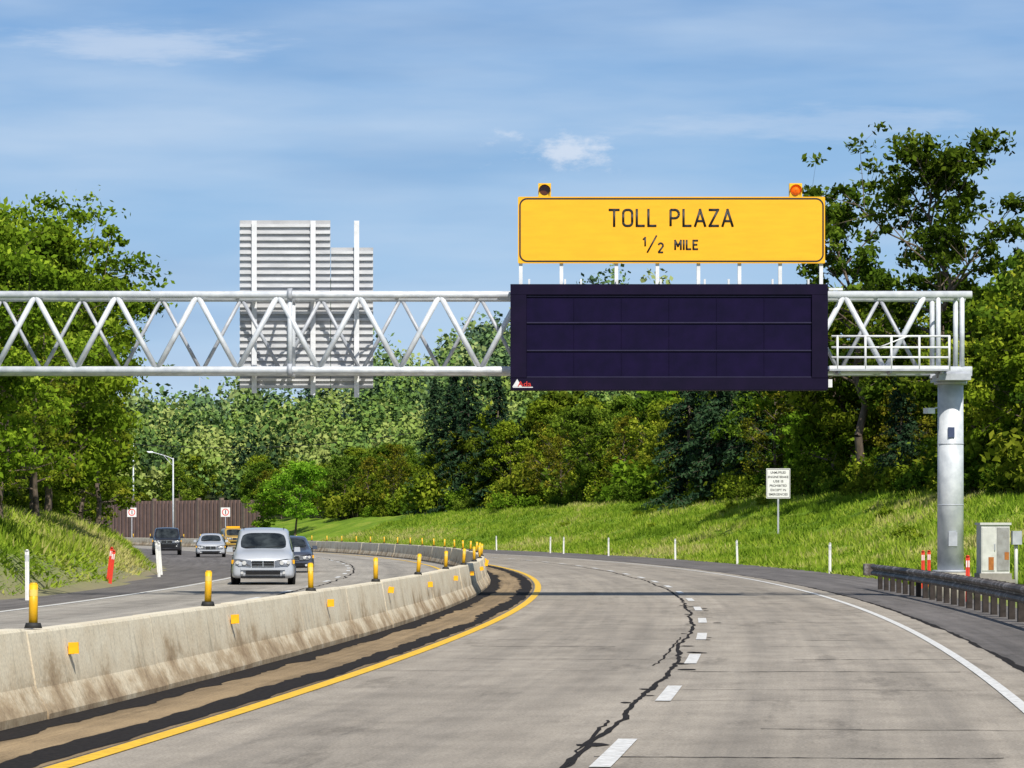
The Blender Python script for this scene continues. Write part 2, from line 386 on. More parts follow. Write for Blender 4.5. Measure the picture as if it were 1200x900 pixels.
def text(name,body,size,w,h,mat,parent,loc,thick=.0,rx=math.pi/2,ext=.004):
    cu=bpy.data.curves.new(name,'FONT'); cu.body=body; cu.size=1; cu.align_x='CENTER'; cu.offset=thick; cu.extrude=.001; cu.resolution_u=3
    o=bpy.data.objects.new('tmp',cu); scene.collection.objects.link(o); bpy.context.view_layer.update()
    me=bpy.data.meshes.new_from_object(o.evaluated_get(bpy.context.evaluated_depsgraph_get())); bpy.data.objects.remove(o)
    co=np.array([v.co[:] for v in me.vertices]); mn=co.min(0);mx=co.max(0)
    for v in me.vertices:
        v.co.x=(v.co.x-(mn[0]+mx[0])/2)*w/(mx[0]-mn[0]); v.co.y=(v.co.y-(mn[1]+mx[1])/2)*h/(mx[1]-mn[1]); v.co.z=v.co.z*3
    me.materials.clear(); me.materials.append(mat)
    o=add(name,me,parent,loc); o.rotation_euler=(rx,0,0); return o
def arc(cx_,cz,rx,rz,a0,a1,n=7): return [(cx_+rx*math.cos(math.radians(a0+(a1-a0)*k/n)),cz+rz*math.sin(math.radians(a0+(a1-a0)*k/n))) for k in range(n+1)]
GL={'T':(.56,[[(0,1),(.56,1)],[(.28,1),(.28,0)]]),
'O':(.56,[arc(.34,.78,.22,.22,0,90)+arc(.22,.78,.22,.22,90,180)+arc(.22,.22,.22,.22,180,270)+arc(.34,.22,.22,.22,270,360)+[(.56,.78)]]),
'L':(.44,[[(0,1),(0,0),(.44,0)]]),
'P':(.52,[[(0,0),(0,1),(.28,1)]+arc(.28,.74,.24,.26,90,-90)+[(0,.48)]]),
'A':(.62,[[(0,0),(.31,1),(.62,0)],[(.12,.30),(.50,.30)]]),
'Z':(.52,[[(0,1),(.52,1),(0,0),(.52,0)]]),
'M':(.66,[[(0,0),(0,1),(.33,.35),(.66,1),(.66,0)]]),
'I':(0.0,[[(0,0),(0,1)]]),
'E':(.46,[[(.46,1),(0,1),(0,0),(.46,0)],[(0,.52),(.38,.52)]]),
'1':(.2,[[(0,.8),(.2,1),(.2,0)]]),
'2':(.5,[arc(.25,.74,.25,.26,160,-20)+[(0,0),(.5,0)]]),
'/':(.55,[[(0,0),(.55,1)]])}
def stroke_text(name,s,h,r,cxx,z0,yy,mat,parent,gap=.27,space=.62):
    mb=MB(); w=0
    for ch in s: w+=(space if ch==' ' else GL[ch][0]+gap)
    w-=gap; x=cxx-w*h/2
    for ch in s:
        if ch==' ': x+=space*h; continue
        for pl_ in GL[ch][1]:
            for (a,b_) in zip(pl_[:-1],pl_[1:]):
                A=Vector((x+a[0]*h,0,z0+a[1]*h));B=Vector((x+b_[0]*h,0,z0+b_[1]*h)); d=B-A
                if d.length<1e-5: continue
                d.normalize(); e=r*.8 if len(pl_)<8 else r*.2; mb.tube(A-d*e,B+d*e,r,r,0,10)
        x+=(GL[ch][0]+gap)*h
    mb.v=[(vx,yy+vy*.12,vz) for vx,vy,vz in mb.v]
    return mb.obj(name,[mat],parent)
M_red=pmat('red_print',(.6,.03,.02),None,5,.5); M_pw=pmat('white_print',(.8,.8,.8),None,5,.5)
text('maker_logo','Ada',1,.34,.13,M_red,vm,(-3.62,-.108,-1.17),.01)
mb=MB(); mb.poly([(-3.92,-.104,-1.24),(-3.68,-.104,-1.24),(-3.80,-.104,-1.05)],0); mb.box((-3.66,-.102,-1.255),(.5,.004,.02),0); mb.obj('maker_mark',[M_pw],vm)

M_or=pmat('sign_sheeting_yellow',(.93,.46,.006),(.88,.415,.005),1.2,.5,0,0,(1,1,6))
M_ink=pmat('sign_ink_black',(.012,.012,.012),None,5,.6)
ts=empty('toll_plaza_sign',(4.0,89.9,9.25))
W,Hh=7.70,1.67
def rrect(w,h,r,y,n=8):
    p=[]
    for cxx,cz,a0 in ((w/2-r,h/2-r,0),(-w/2+r,h/2-r,90),(-w/2+r,-h/2+r,180),(w/2-r,-h/2+r,270)):
        for k in range(n+1): a=math.radians(a0+90*k/n); p.append((cxx+r*math.cos(a),y,cz+r*math.sin(a)))
    return p
mb=MB()
a=rrect(W,Hh,.03,-.02); c_=rrect(W,Hh,.03,.03); mb.poly(a[::-1],0); mb.poly(c_,2)
for k in range(len(a)): q=(k+1)%len(a); mb.poly([a[k],a[q],c_[q],c_[k]],0)
o1=rrect(W-.06,Hh-.06,.20,-.025); o2=rrect(W-.14,Hh-.14,.16,-.025)
for k in range(len(o1)): q=(k+1)%len(o1); mb.poly([o1[k],o2[k],o2[q],o1[q]],1)
mb.obj('panel',[M_or,M_ink,M_galvd],ts)
stroke_text('legend_toll_plaza','TOLL PLAZA',.40,.031,-.01,.105,-.026,M_ink,ts,.29,.66)
stroke_text('legend_mile','MILE',.215,.024,.37,-.48,-.026,M_ink,ts,.34)
stroke_text('legend_one','1',.20,.022,-.68,-.39,-.026,M_ink,ts)
stroke_text('legend_slash','/',.40,.022,-.49,-.55,-.026,M_ink,ts)
stroke_text('legend_two','2',.23,.023,-.27,-.56,-.026,M_ink,ts)
mb=MB()
for x in (-3.78,-2.76,-1.38,-.35,.68,1.71,2.73,3.76):
    mb.box((x,.09,-1.05),(.09,.10,.78),0); mb.box((x,.09,-.05),(.07,.10,1.55),0)
mb.box((0,.19,-.5),(7.6,.08,.08),0); mb.box((0,.19,.5),(7.6,.08,.08),0)
mb.obj('posts',[M_wsteel],ts)
M_lit,nt,b=new_mat('amber_lens'); b.inputs['Roughness'].default_value=.2
nn=noise_vec(nt,N(nt,'ShaderNodeTexCoord').outputs['Object'],30); rq=ramp(nt,[(.3,(.95,.2,.01)),(.7,(.8,.12,.01))]); nt.links.new(nn.outputs[0],rq.inputs[0]); nt.links.new(rq.outputs[0],b.inputs['Base Color'])
b.inputs['Emission Color'].default_value=(1,.15,.01,1); b.inputs['Emission Strength'].default_value=.3
for x,lit in ((-3.18,False),(3.13,True)):
    mb=MB(); z=1.02; mb.box((x,.25,z),(.32,.18,.34),0); mb.tube((x,.15,z),(x,.155,z),.13,.13,1,20); mb.tube((x,.25,z-.17),(x,.25,z-.35),.025,.025,2,8)
    n=14
    for k in range(n):
        a0=math.pi*(-.12+1.24*k/n);a1=math.pi*(-.12+1.24*(k+1)/n)
        mb.poly([(x+.145*math.cos(a0),.16,z+.145*math.sin(a0)),(x+.145*math.cos(a1),.16,z+.145*math.sin(a1)),(x+.15*math.cos(a1),.02,z+.15*math.sin(a1)-.02),(x+.15*math.cos(a0),.02,z+.15*math.sin(a0)-.02)],0)
    if lit:
        for j in range(4):
            r0=.125*math.cos(j*.39);r1=.125*math.cos((j+1)*.39); mb.tube((x,.15-.03*j,z),(x,.15-.03*(j+1),z),r0,max(r1,.005),1,20,False)
    mb.obj('beacon',[M_dely,M_lit if lit else pmat('dark_lens',(.10,.03,.01),None,20,.2),M_wsteel],ts)

# ------------------------------------------------------------------ guardrail
m,nt,b=new_mat('weathered_guardrail')
tc=N(nt,'ShaderNodeTexCoord'); n1=noise_vec(nt,tc.outputs['Object'],2.0,5,.7); r=ramp(nt,[(.35,(.03,.022,.018)),(.52,(.10,.08,.07)),(.68,(.42,.40,.38))]); nt.links.new(n1.outputs[0],r.inputs[0]); nt.links.new(r.outputs[0],b.inputs['Base Color']); b.inputs['Metallic'].default_value=.1; b.inputs['Roughness'].default_value=.6
M_gr=m
mb=MB(); wp=[(0,.40),(-.06,.43),(-.085,.47),(-.06,.52),(-.005,.55),(-.005,.58),(-.06,.61),(-.085,.66),(-.06,.70),(0,.73)]
st=list(np.arange(30,106,1.9)); prev=None
for yy in st:
    cur=[pt(yy,9.72+o,z) for o,z in wp]
    if prev:
        for k in range(len(wp)-1): mb.poly([prev[k],cur[k],cur[k+1],prev[k+1]],0,True)
    prev=cur
    p=pt(yy,9.92,0); mb.box((p.x,p.y,.35),(.12,.16,.72),1); p=pt(yy,9.80,0); mb.box((p.x,p.y,.56),(.14,.12,.32),1)
e=pt(105.5,9.72,0); mb.box((e.x,e.y,.56),(.30,.4,.34),0)
mb.obj('guardrail',[M_gr,pmat('guardrail_post',(.045,.035,.03),(.02,.015,.012),6,.9)])

# electrical cabinet
M_cab=pmat('cabinet_aluminium',(.66,.66,.63),(.50,.50,.48),3,.5,.1)
cb=MB(); cb.box((0,0,-.22),(1.0,.9,.44),2); cb.box((0,0,.08),(.86,.7,.16),2); cb.box((0,0,.80),(.76,.6,1.28),0); cb.box((0,0,1.47),(.84,.68,.06),0)
cb.box((-.19,-.31,.80),(.34,.02,1.14),0); cb.box((.20,-.31,.80),(.32,.02,1.14),3); cb.box((-.02,-.33,.85),(.03,.03,.18),1)
cb.box((-.12,-.325,.42),(.14,.006,.34),4); cb.box((.30,-.325,.62),(.12,.006,.2),4); cb.tube((.62,0,-.5),(.62,0,1.1),.05,.05,0,10); cb.box((.62,-.05,1.1),(.25,.2,.36),1)
cb.obj('electrical_cabinet',[M_cab,M_galvd,pmat('cab_base',(.3,.28,.25),None,6,.9),pmat('cabinet_door_dull',(.33,.33,.33),(.22,.21,.2),4,.5),pmat('rust_stain',(.45,.16,.03),(.3,.1,.02),9,.8)],None,(12.75,95,.42),.08)

M_wp=pmat('white_post',(.82,.82,.80),(.7,.7,.68),8,.6); M_rd=pmat('red_reflective',(.75,.05,.02),(.6,.04,.02),8,.5)
def post(h,mats,band=True,w=.10):
    mb=MB(); mb.box((0,0,h/2),(w,.02,h),0); mb.box((0,0,h/2),(.02,.05,h-.02),0); mb.tube((0,0,h),(0,0,h+.03),w/2,w/4,0,8)
    if band: mb.box((0,-.0125,h-.18),(w*.85,.006,.16),1)
    return mb.mesh('roadside_marker_post',mats)
pm=post(1.25,[M_wp,M_galvd]); pr=post(1.12,[M_rd,M_wp],True,.10); py_=post(1.35,[M_dely,M_blk],True,.14)
for y,off in ((141,12.1),(178,12.6),(203,12.7),(232,12.9),(252,13.0),(259,13.2),(290,14.5)):
    p=pt(y,off); add('roadside_marker_post',pm,None,(p.x,p.y,tz(p.x,p.y)-.05),rr.normal(0,.2)).rotation_euler[1]=rr.normal(0,.03)
for x,y in ((-11.9,88),(-12.9,131),(-13.4,137),(-14.1,143)):
    add('roadside_marker_post',pm,None,(x,y,max(0,tz(x,y))-.03)).rotation_euler[1]=rr.normal(0,.03)
for x,y,me_ in ((-12.35,110,pr),(-12.75,113,pr),(12.1,105.5,pr),(12.45,107,pr),(11.0,86.5,pr),(13.3,92,py_)):
    o=add('roadside_marker_post',me_,None,(x,y,max(tz(x,y),.0)-.03)); o.rotation_euler[1]=.12 if x<0 else 0

# engine brake sign
bx,by=15.6,210; bz=tz(bx,by)
bs=empty('engine_brake_sign',(bx,by,bz)); top=5.3-bz; bot=3.55-bz
mb=MB(); mb.box((0,.05,top/2-.12),(.10,.06,top+.2),1); mb.box((0,0,(top+bot)/2),(1.4,.02,top-bot),0)
mb.box((0,-.012,top-.05),(1.32,.004,.025),2); mb.box((0,-.012,bot+.05),(1.32,.004,.025),2); mb.box((-.66,-.012,(top+bot)/2),(.025,.003,top-bot-.1),2); mb.box((.66,-.012,(top+bot)/2),(.025,.003,top-bot-.1),2)
mb.obj('panel',[M_wp,M_galvd,M_ink],bs)
for k,t in enumerate(('UNMUFFLED','ENGINE BRAKE','USE IS','PROHIBITED','EXCEPT IN','EMERGENCIES')):
    text('legend',t,1,.10*len(t),.135,M_ink,bs,(0,-.014,top-.24-k*.255),.012)

# noise wall
mb=MB(); p0=Vector((-56,476,0)); p1=Vector((-31.3,446,0)); n=46
for k in range(n):
    a=p0.lerp(p1,k/n); b2=p0.lerp(p1,(k+1)/n); mid=(a+b2)/2; ang=math.atan2(p1.y-p0.y,p1.x-p0.x)
    mb.box((mid.x,mid.y,2.5),((b2-a).length*.62,.32,5.8),0,ang); mb.box((mid.x,mid.y+.12,2.45),((b2-a).length*1.01,.1,5.6),1,ang)
    if k%6==0: mb.box((a.x,a.y,2.7),(.35,.5,6.0),2,ang)
mb.obj('noise_wall',[pmat('wall_brown',(.20,.13,.11),(.15,.10,.085),1,.85),pmat('wall_brown_dark',(.08,.055,.05),None,2,.9),pmat('wall_post',(.20,.15,.12),None,2,.9)])
for x,y in ((-45.4,428),(-33.9,424)):
    mb=MB(); mb.box((0,.05,1.1),(.1,.06,4.6),1); mb.box((0,0,3.0),(1.1,.02,1.1),0); n=16
    ring=[((.42*math.cos(t*6.283/n)),(.42*math.sin(t*6.283/n))) for t in range(n)]
    for t in range(n):
        q=(t+1)%n; mb.poly([(ring[t][0],-.013,3+ring[t][1]),(ring[q][0],-.013,3+ring[q][1]),(ring[q][0]*.75,-.013,3+ring[q][1]*.75),(ring[t][0]*.75,-.013,3+ring[t][1]*.75)],2)
    mb.box((.02,-.0135,3),(.10,.004,.5),3); mb.obj('regulatory_sign',[M_wp,M_galvd,M_rd,M_ink],None,(x,y,.75))
def lamp(x,y,h,arm):
    z=tz(x,y); mb=MB(); mb.tube((0,0,-.3),(0,0,h),.13,.08,0,12); pts=[(0,0,h-.15)]
    for k in range(1,7): t=k/6; pts.append((-arm*t,0,h-.15+.85*t**.75))
    mb.path(pts,.055,0,8); e=pts[-1]; mb.box((e[0]-.35,0,e[2]+.05),(.95,.34,.18),0,0,.7); mb.box((e[0]-.4,0,e[2]-.06),(.6,.24,.05),1)
    mb.path([(0,0,h-1.0),(-arm*.45,0,h+.25)],.03,0,6)
    mb.obj('street_lamp',[M_galv,M_wp],None,(x,y,z))
lamp(-41.6,440,10.5,2.5); lamp(-50.5,478,13.3,3.2)
mb=MB(); mb.tube((0,0,0),(0,0,34),.35,.15,0,6)
for k in range(6): mb.tube((-.9,0,10+4*k),(.9,0,10+4*k),.12,.12,0,5)
mb.obj('radio_mast',[M_galvd],None,(-122,1400,tz(-122,1400)+12))
mb=MB(); A=Vector((-62,500,14.6));B=Vector((-10,520,16.5)); pts=[A.lerp(B,k/14)-Vector((0,0,2.2*(1-(2*k/14-1)**2))) for k in range(15)]; mb.path(pts,.05,0,5)
for q in (A,B): mb.tube((q.x,q.y,0),(q.x,q.y,q.z+.6),.16,.11,1,8); mb.box((q.x,q.y,q.z),(.14,2,.12),1)
mb.obj('utility_line',[M_blk,pmat('pole_wood',(.16,.12,.09),None,3,.9)])

# ------------------------------------------------------------------ vehicles
M_glass,nt,b=new_mat('car_glass'); nn=noise_vec(nt,N(nt,'ShaderNodeTexCoord').outputs['Object'],2.2,4); rq=ramp(nt,[(.35,(.010,.013,.016)),(.65,(.05,.06,.065))]); nt.links.new(nn.outputs[0],rq.inputs[0]); nt.links.new(rq.outputs[0],b.inputs['Base Color']); b.inputs['Roughness'].default_value=.06; b.inputs['Specular IOR Level'].default_value=.22
M_tire=pmat('tire',(.02,.02,.02),None,8,.85); M_rim=pmat('rim',(.5,.5,.52),None,8,.3,.8); M_trim=pmat('black_trim',(.015,.015,.017),None,8,.6,0,0,None,.2)
M_head=pmat('headlight_glass',(.24,.25,.27),(.16,.17,.19),9,.08,.3)
M_lens=pmat('headlight_bulb',(.9,.9,.9),(.8,.8,.8),9,.1,.5)
M_chrome=pmat('chrome',(.75,.76,.78),None,5,.15,.9)
def paint(name,c):
    m=pmat(name,c,tuple(k*.93 for k in c),2,.35,.1); m.node_tree.nodes['Principled BSDF'].inputs['Coat Weight'].default_value=.5; m.node_tree.nodes['Principled BSDF'].inputs['Coat Roughness'].default_value=.06; return m
STN={
'minivan':dict(st=[(-2.56,.36,.60,.68,.80,.74,.6),(-2.52,.22,.74,.84,.93,.88,.72),(-2.30,.19,.86,.96,.99,.94,.80),(-1.95,.19,.94,1.04,1.0,.95,.83),(-1.52,.19,.99,1.11,1.0,.96,.86),(-.70,.19,1.03,1.62,1.0,.96,.77),(-.48,.19,1.03,1.73,1.0,.96,.78),(.25,.19,1.04,1.775,1.0,.96,.79),(.37,.19,1.04,1.78,1.0,.96,.79),(1.25,.19,1.04,1.77,1.0,.96,.79),(1.38,.19,1.04,1.765,1.0,.96,.79),(2.15,.22,1.03,1.71,.99,.94,.77),(2.38,.25,1.02,1.60,.96,.91,.73),(2.52,.32,.9,1.02,.9,.84,.6)],ws=4,win=(6,8,10),wh=(-1.58,1.48),wr=.345,ww=.22),
'sedan':dict(st=[(-2.38,.34,.52,.58,.74,.70,.58),(-2.33,.20,.66,.74,.86,.83,.68),(-2.1,.18,.76,.83,.90,.87,.72),(-1.5,.18,.85,.91,.91,.88,.74),(-1.05,.18,.90,.97,.91,.88,.76),(-.25,.18,.93,1.36,.91,.88,.62),(-.12,.18,.93,1.42,.91,.88,.64),(.35,.18,.94,1.46,.91,.88,.64),(.42,.18,.94,1.46,.91,.88,.64),(1.0,.18,.95,1.42,.91,.88,.64),(1.1,.18,.95,1.39,.91,.88,.64),(1.65,.18,.97,1.03,.9,.86,.68),(2.2,.22,.95,1.0,.86,.82,.62),(2.35,.32,.7,.8,.8,.76,.6)],ws=4,win=(6,8,),wh=(-1.42,1.38),wr=.33,ww=.2),
'suv':dict(st=[(-2.38,.44,.80,.86,.82,.78,.66),(-2.34,.30,.96,1.02,.93,.90,.76),(-2.15,.28,1.04,1.10,.96,.93,.80),(-1.6,.28,1.08,1.14,.97,.94,.82),(-1.1,.28,1.11,1.17,.97,.94,.83),(-.62,.28,1.12,1.72,.97,.94,.78),(-.5,.28,1.12,1.80,.97,.94,.79),(.25,.28,1.12,1.84,.97,.94,.79),(.35,.28,1.12,1.84,.97,.94,.79),(1.2,.28,1.12,1.83,.97,.94,.79),(1.3,.28,1.12,1.83,.97,.94,.79),(2.05,.3,1.12,1.80,.96,.93,.78),(2.2,.32,1.10,1.70,.95,.91,.75),(2.33,.4,1.0,1.1,.9,.86,.7)],ws=4,win=(6,8,10),wh=(-1.5,1.42),wr=.39,ww=.25)}
def vehicle(name,kind,col,loc,rz):
    d=STN[kind]; root=empty(name,loc,rz); st=d['st']; vs=[];fs=[];ms=[]
    for (y,zb_,zbe,zt_,wb,wbe,wr) in st:
        h=zbe-zb_
        prof=[(0,zb_),(wb*.9,zb_),(wb*.985,zb_+.05),(wb,zb_+h*.45),(wbe,zbe-.10),(wbe*.975,zbe),(wr,zt_-.07*min(1,(zt_-zbe)*4)),(wr*.9,zt_-.01),(wr*.45,zt_+.012),(0,zt_+.018)]
        full=prof+[(-x,z) for x,z in prof[-2:0:-1]]
        for x,z in full: vs.append((x,y,z))
    n=len(full)
    for s_ in range(len(st)-1):
        for k in range(n):
            q=(k+1)%n; fs.append((s_*n+k,s_*n+q,(s_+1)*n+q,(s_+1)*n+k))
            kk=k if k<9 else n-1-k; mi=0
            if s_==d['ws'] and kk in (7,8): mi=1
            if s_==d['ws'] and kk==5: mi=1
            if s_ in d['win'] and kk==5: mi=1
            ms.append(mi)
    for b0 in (0,(len(st)-1)*n):
        for k in range(9):
            a,b2=b0+k,b0+k+1
            L0=b0+((n-k)%n); L1=b0+((n-k-1)%n)
            fs.append((a,b2,L1) if k==0 else ((a,b2,L0) if k==8 else (a,b2,L1,L0))); ms.append(0)
    me=bpy.data.meshes.new(name+'_body'); me.from_pydata(vs,[],fs); pm_=paint(name+'_paint',col)
    me.materials.append(pm_); me.materials.append(M_glass); me.polygons.foreach_set('material_index',ms); me.polygons.foreach_set('use_smooth',[True]*len(fs))
    bm_=bmesh.new(); bm_.from_mesh(me); bmesh.ops.recalc_face_normals(bm_,faces=bm_.faces)
    cl=bm_.edges.layers.float.get('crease_edge') or bm_.edges.layers.float.new('crease_edge')
    for e in bm_.edges:
        if len({f.material_index for f in e.link_faces})>1: e[cl]=.8
        v0,v1=e.verts
        if all(abs(v.co.y-st[0][0])<.01 for v in e.verts) and any(abs(f.normal.y)<.9 for f in e.link_faces): e[cl]=.5
    bm_.to_mesh(me); bm_.free()
    o=add('body',me,root); sm=o.modifiers.new('s','SUBSURF'); sm.levels=2; sm.render_levels=2
    f0=st[1]; zF=f0[2]-.02; yF=st[0][0]-.01; wF=.86 if kind!='sedan' else .80; van=kind!='sedan'
    w=MB()
    for yy in d['wh']:
        for sx in (-1,1):
            xo=sx*(st[6][4]-.012); r=d['wr']
            w.tube((xo-sx*.10,yy,r+.03),(xo+sx*.006,yy,r+.03),r+.07,r+.06,2,28)
            w.tube((xo-sx*d['ww'],yy,r),(xo+sx*.02,yy,r),r,r*.97,0,28); w.tube((xo,yy,r),(xo+sx*.03,yy,r),r*.66,r*.60,1,20)
            for k in range(5):
                a=k*1.2566; w.box((xo+sx*.033,yy+.35*r*math.cos(a),r+.35*r*math.sin(a)),(.01,.07,.07),2)
    w.obj('wheels',[M_tire,M_rim,M_trim],root)
    t=MB(); gw=wF*.80
    t.box((0,yF+.02,zF-.06),(gw,.10,.20),0)
    for k in (-1,0,1): t.box((0,yF-.035,zF-.06+.065*k),(gw*.96,.02,.008),1)
    t.box((0,yF-.04,zF-.06),(.035,.025,.20),1)
    for z in (.095,-.095): t.box((0,yF-.035,zF-.06+z),(gw*1.02,.03,.014),1)
    t.box((0,yF+.01,zF-.34),(wF*1.25,.10,.11),0)
    t.box((0,yF-.01,zF-.22),(wF*1.6,.10,.07),3)
    t.box((0,yF+.10,f0[1]+.02),(wF*1.6,.16,.05),0)
    for sx in (-1,1):
        p=[(sx*gw*.54,yF-.03,zF-.14),(sx*wF*.90,yF-.0,zF-.13),(sx*(wF*1.10),yF+.16,zF-.06),(sx*(wF*1.10),yF+.24,zF+.09),(sx*wF*.86,yF+.02,zF+.09),(sx*gw*.54,yF-.02,zF+.045)]
        q=[(x*.9,y+.25,z) for x,y,z in p]
        if sx<0: p=p[::-1]; q=q[::-1]
        t.poly(p,2)
        for k in range(6): t.poly([p[k],q[k],q[(k+1)%6],p[(k+1)%6]],2)
        t.tube((sx*wF*.68,yF+.045,zF-.035),(sx*wF*.68,yF-.045,zF-.035),.07,.065,5,16)
        t.tube((sx*wF*.92,yF+.14,zF-.02),(sx*wF*.92,yF-.01,zF-.02),.06,.055,5,14)
        t.box((sx*wF*1.09,yF+.19,zF-.0),(.05,.10,.12),4,sx*.6)
        t.tube((sx*wF*.76,yF+.08,zF-.34),(sx*wF*.76,yF-.05,zF-.34),.045,.045,5,12)
        ym=st[5][0]-.30; zm=st[5][2]+.07; xm=st[5][5]
        t.box((sx*(xm+.10),ym,zm),(.20,.10,.15),3,sx*.15,.85); t.box((sx*(xm+.10),ym+.055,zm),(.16,.01,.11),1,sx*.15); t.box((sx*(xm-.02),ym+.03,zm-.05),(.12,.05,.05),0)
        for yy in (st[6][0]-.12,st[7][0]+.06,st[9][0]+.06): t.box((sx*(st[6][4]-.012),yy,.62),(.012,.014,.62),0)
        for yy in (st[7][0]-.12,st[7][0]+.28): t.box((sx*(st[6][4]-.02),yy,st[6][2]-.16),(.04,.16,.03),3)
        t.box((sx*(st[6][4]-.006),0,.42),(.02,1.9,.07),0)
        if van: t.tube((sx*.64,-.2,st[7][3]+.015),(sx*.64,1.8,st[7][3]+.01),.016,.016,0,6)
    yw=st[4][0]; zw=st[4][3]
    for sx in (-.60,.08): t.tube((sx,yw+.06,zw+.05),(sx+.55,yw+.16,zw+.11),.012,.012,0,6)
    t.obj('trim_and_lights',[M_trim,M_chrome,M_head,pm_,M_refl,M_lens],root)
    return root
def on_road(y,off): p=pt(y,off,0.006); return (p.x,p.y,.006)
vehicle('minivan','minivan',(.47,.50,.55),on_road(114.5,-8.75),.06+heading(114))
vehicle('sedan','sedan',(.06,.07,.10),on_road(146,-9.3),heading(150)+.03)
vehicle('sedan','sedan',(.48,.50,.54),(-18.9,225,.006),heading(225)-.04)
vehicle('sport_utility_vehicle','suv',(.02,.02,.025),(-23.4,243,.006),heading(243)-.04)
v=vehicle('utility_truck','suv',(.50,.32,.06),(-24.6,316,.006),heading(316))
lb=MB(); lb.box((0,.1,1.92),(1.2,.3,.14),0); lb.obj('light_bar',[M_refl],v)

# ------------------------------------------------------------------ vegetation
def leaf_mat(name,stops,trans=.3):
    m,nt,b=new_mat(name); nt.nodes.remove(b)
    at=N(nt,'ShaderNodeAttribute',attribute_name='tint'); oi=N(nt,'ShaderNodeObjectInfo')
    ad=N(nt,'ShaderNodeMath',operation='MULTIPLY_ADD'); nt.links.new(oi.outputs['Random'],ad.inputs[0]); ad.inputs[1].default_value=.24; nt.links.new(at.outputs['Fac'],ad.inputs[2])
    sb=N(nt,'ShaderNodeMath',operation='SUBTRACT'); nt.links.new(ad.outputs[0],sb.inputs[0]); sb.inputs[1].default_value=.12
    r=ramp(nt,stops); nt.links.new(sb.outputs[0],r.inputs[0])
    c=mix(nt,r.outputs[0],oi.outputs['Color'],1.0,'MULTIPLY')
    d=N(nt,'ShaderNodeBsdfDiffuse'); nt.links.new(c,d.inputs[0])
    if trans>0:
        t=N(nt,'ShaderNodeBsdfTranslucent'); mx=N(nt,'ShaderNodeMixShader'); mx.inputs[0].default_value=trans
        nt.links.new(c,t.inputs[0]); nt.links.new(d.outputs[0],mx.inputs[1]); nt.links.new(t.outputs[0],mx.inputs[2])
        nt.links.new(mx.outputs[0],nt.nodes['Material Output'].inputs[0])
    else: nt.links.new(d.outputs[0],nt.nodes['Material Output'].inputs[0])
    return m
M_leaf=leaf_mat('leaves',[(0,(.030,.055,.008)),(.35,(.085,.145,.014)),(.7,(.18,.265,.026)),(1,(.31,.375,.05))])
M_ndl=leaf_mat('needles',[(0,(.006,.014,.010)),(.5,(.020,.046,.024)),(1,(.050,.095,.038))],0)
def haze_tint(c,h): return tuple(a*(1-h)+b*h for a,b in zip(c,(.16,.25,.29)))  # aerial haze painted into the leaf colours, stronger for farther belts
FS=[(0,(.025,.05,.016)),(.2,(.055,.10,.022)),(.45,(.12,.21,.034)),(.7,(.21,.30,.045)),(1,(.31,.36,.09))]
M_far=leaf_mat('distant_leaves_faint_haze_tint',[(p,haze_tint(c,.06)) for p,c in FS],0)
M_far2=leaf_mat('distant_leaves_haze_tint',[(p,haze_tint(c,.18)) for p,c in FS],0)
M_ridge=leaf_mat('ridge_leaves_haze_tint',[(p,haze_tint(c,.62)) for p,c in FS],0)
M_grass=leaf_mat('grass_blades',[(0,(.09,.16,.014)),(.35,(.20,.32,.026)),(.72,(.35,.44,.05)),(1,(.52,.48,.18))],.35)
M_bark=pmat('bark',(.17,.13,.095),(.08,.06,.045),4,.95,0,0,(1,1,.2))
def unit(a): return a/np.maximum(np.linalg.norm(a,axis=1,keepdims=True),1e-9)
def leaves(C,size,rng,up=.4,asp=.55):
    n=len(C); nrm=unit(rng.normal(size=(n,3))+np.array([0,-.25,up])); u=unit(np.cross(nrm,rng.normal(size=(n,3)))); v=np.cross(nrm,u)
    s=(size*(.55+.9*rng.random(n)))[:,None]
    V=np.stack([C+u*s,C+v*s*asp,C-u*s,C-v*s*asp],1).reshape(-1,3); return V,np.arange(4*n).reshape(-1,4)
def tubes(segs,ns=6):
    Vs=[];Fs=[];b0=0; th=np.arange(ns)*2*np.pi/ns
    for p,q,r1,r2 in segs:
        p=np.array(p);q=np.array(q); d=q-p; d=d/max(np.linalg.norm(d),1e-6); a=np.array([0,0,1.]) if abs(d[2])<.9 else np.array([1.,0,0])
        u=np.cross(d,a);u/=np.linalg.norm(u);w=np.cross(d,u)
        ring=np.cos(th)[:,None]*u+np.sin(th)[:,None]*w
        Vs.append(p+ring*r1);Vs.append(q+ring*r2)
        k=np.arange(ns);k2=(k+1)%ns; Fs.append(np.stack([b0+k,b0+k2,b0+ns+k2,b0+ns+k],1)); b0+=2*ns
    return np.vstack(Vs),np.vstack(Fs)
def combine(name,segs,C,T,leaf,rng,lm,up=.4,asp=.55):
    Vt,Ft=tubes(segs); Vl,Fl=leaves(C,leaf,rng,up,asp)
    V=np.vstack([Vt,Vl]);F=np.vstack([Ft,Fl+len(Vt)]); mi=np.r_[np.zeros(len(Ft)),np.ones(len(Fl))]
    tint=np.r_[np.zeros(len(Vt)),np.repeat(T,4)]
    return np_mesh(name,V,F,mi,[M_bark,lm],tint)
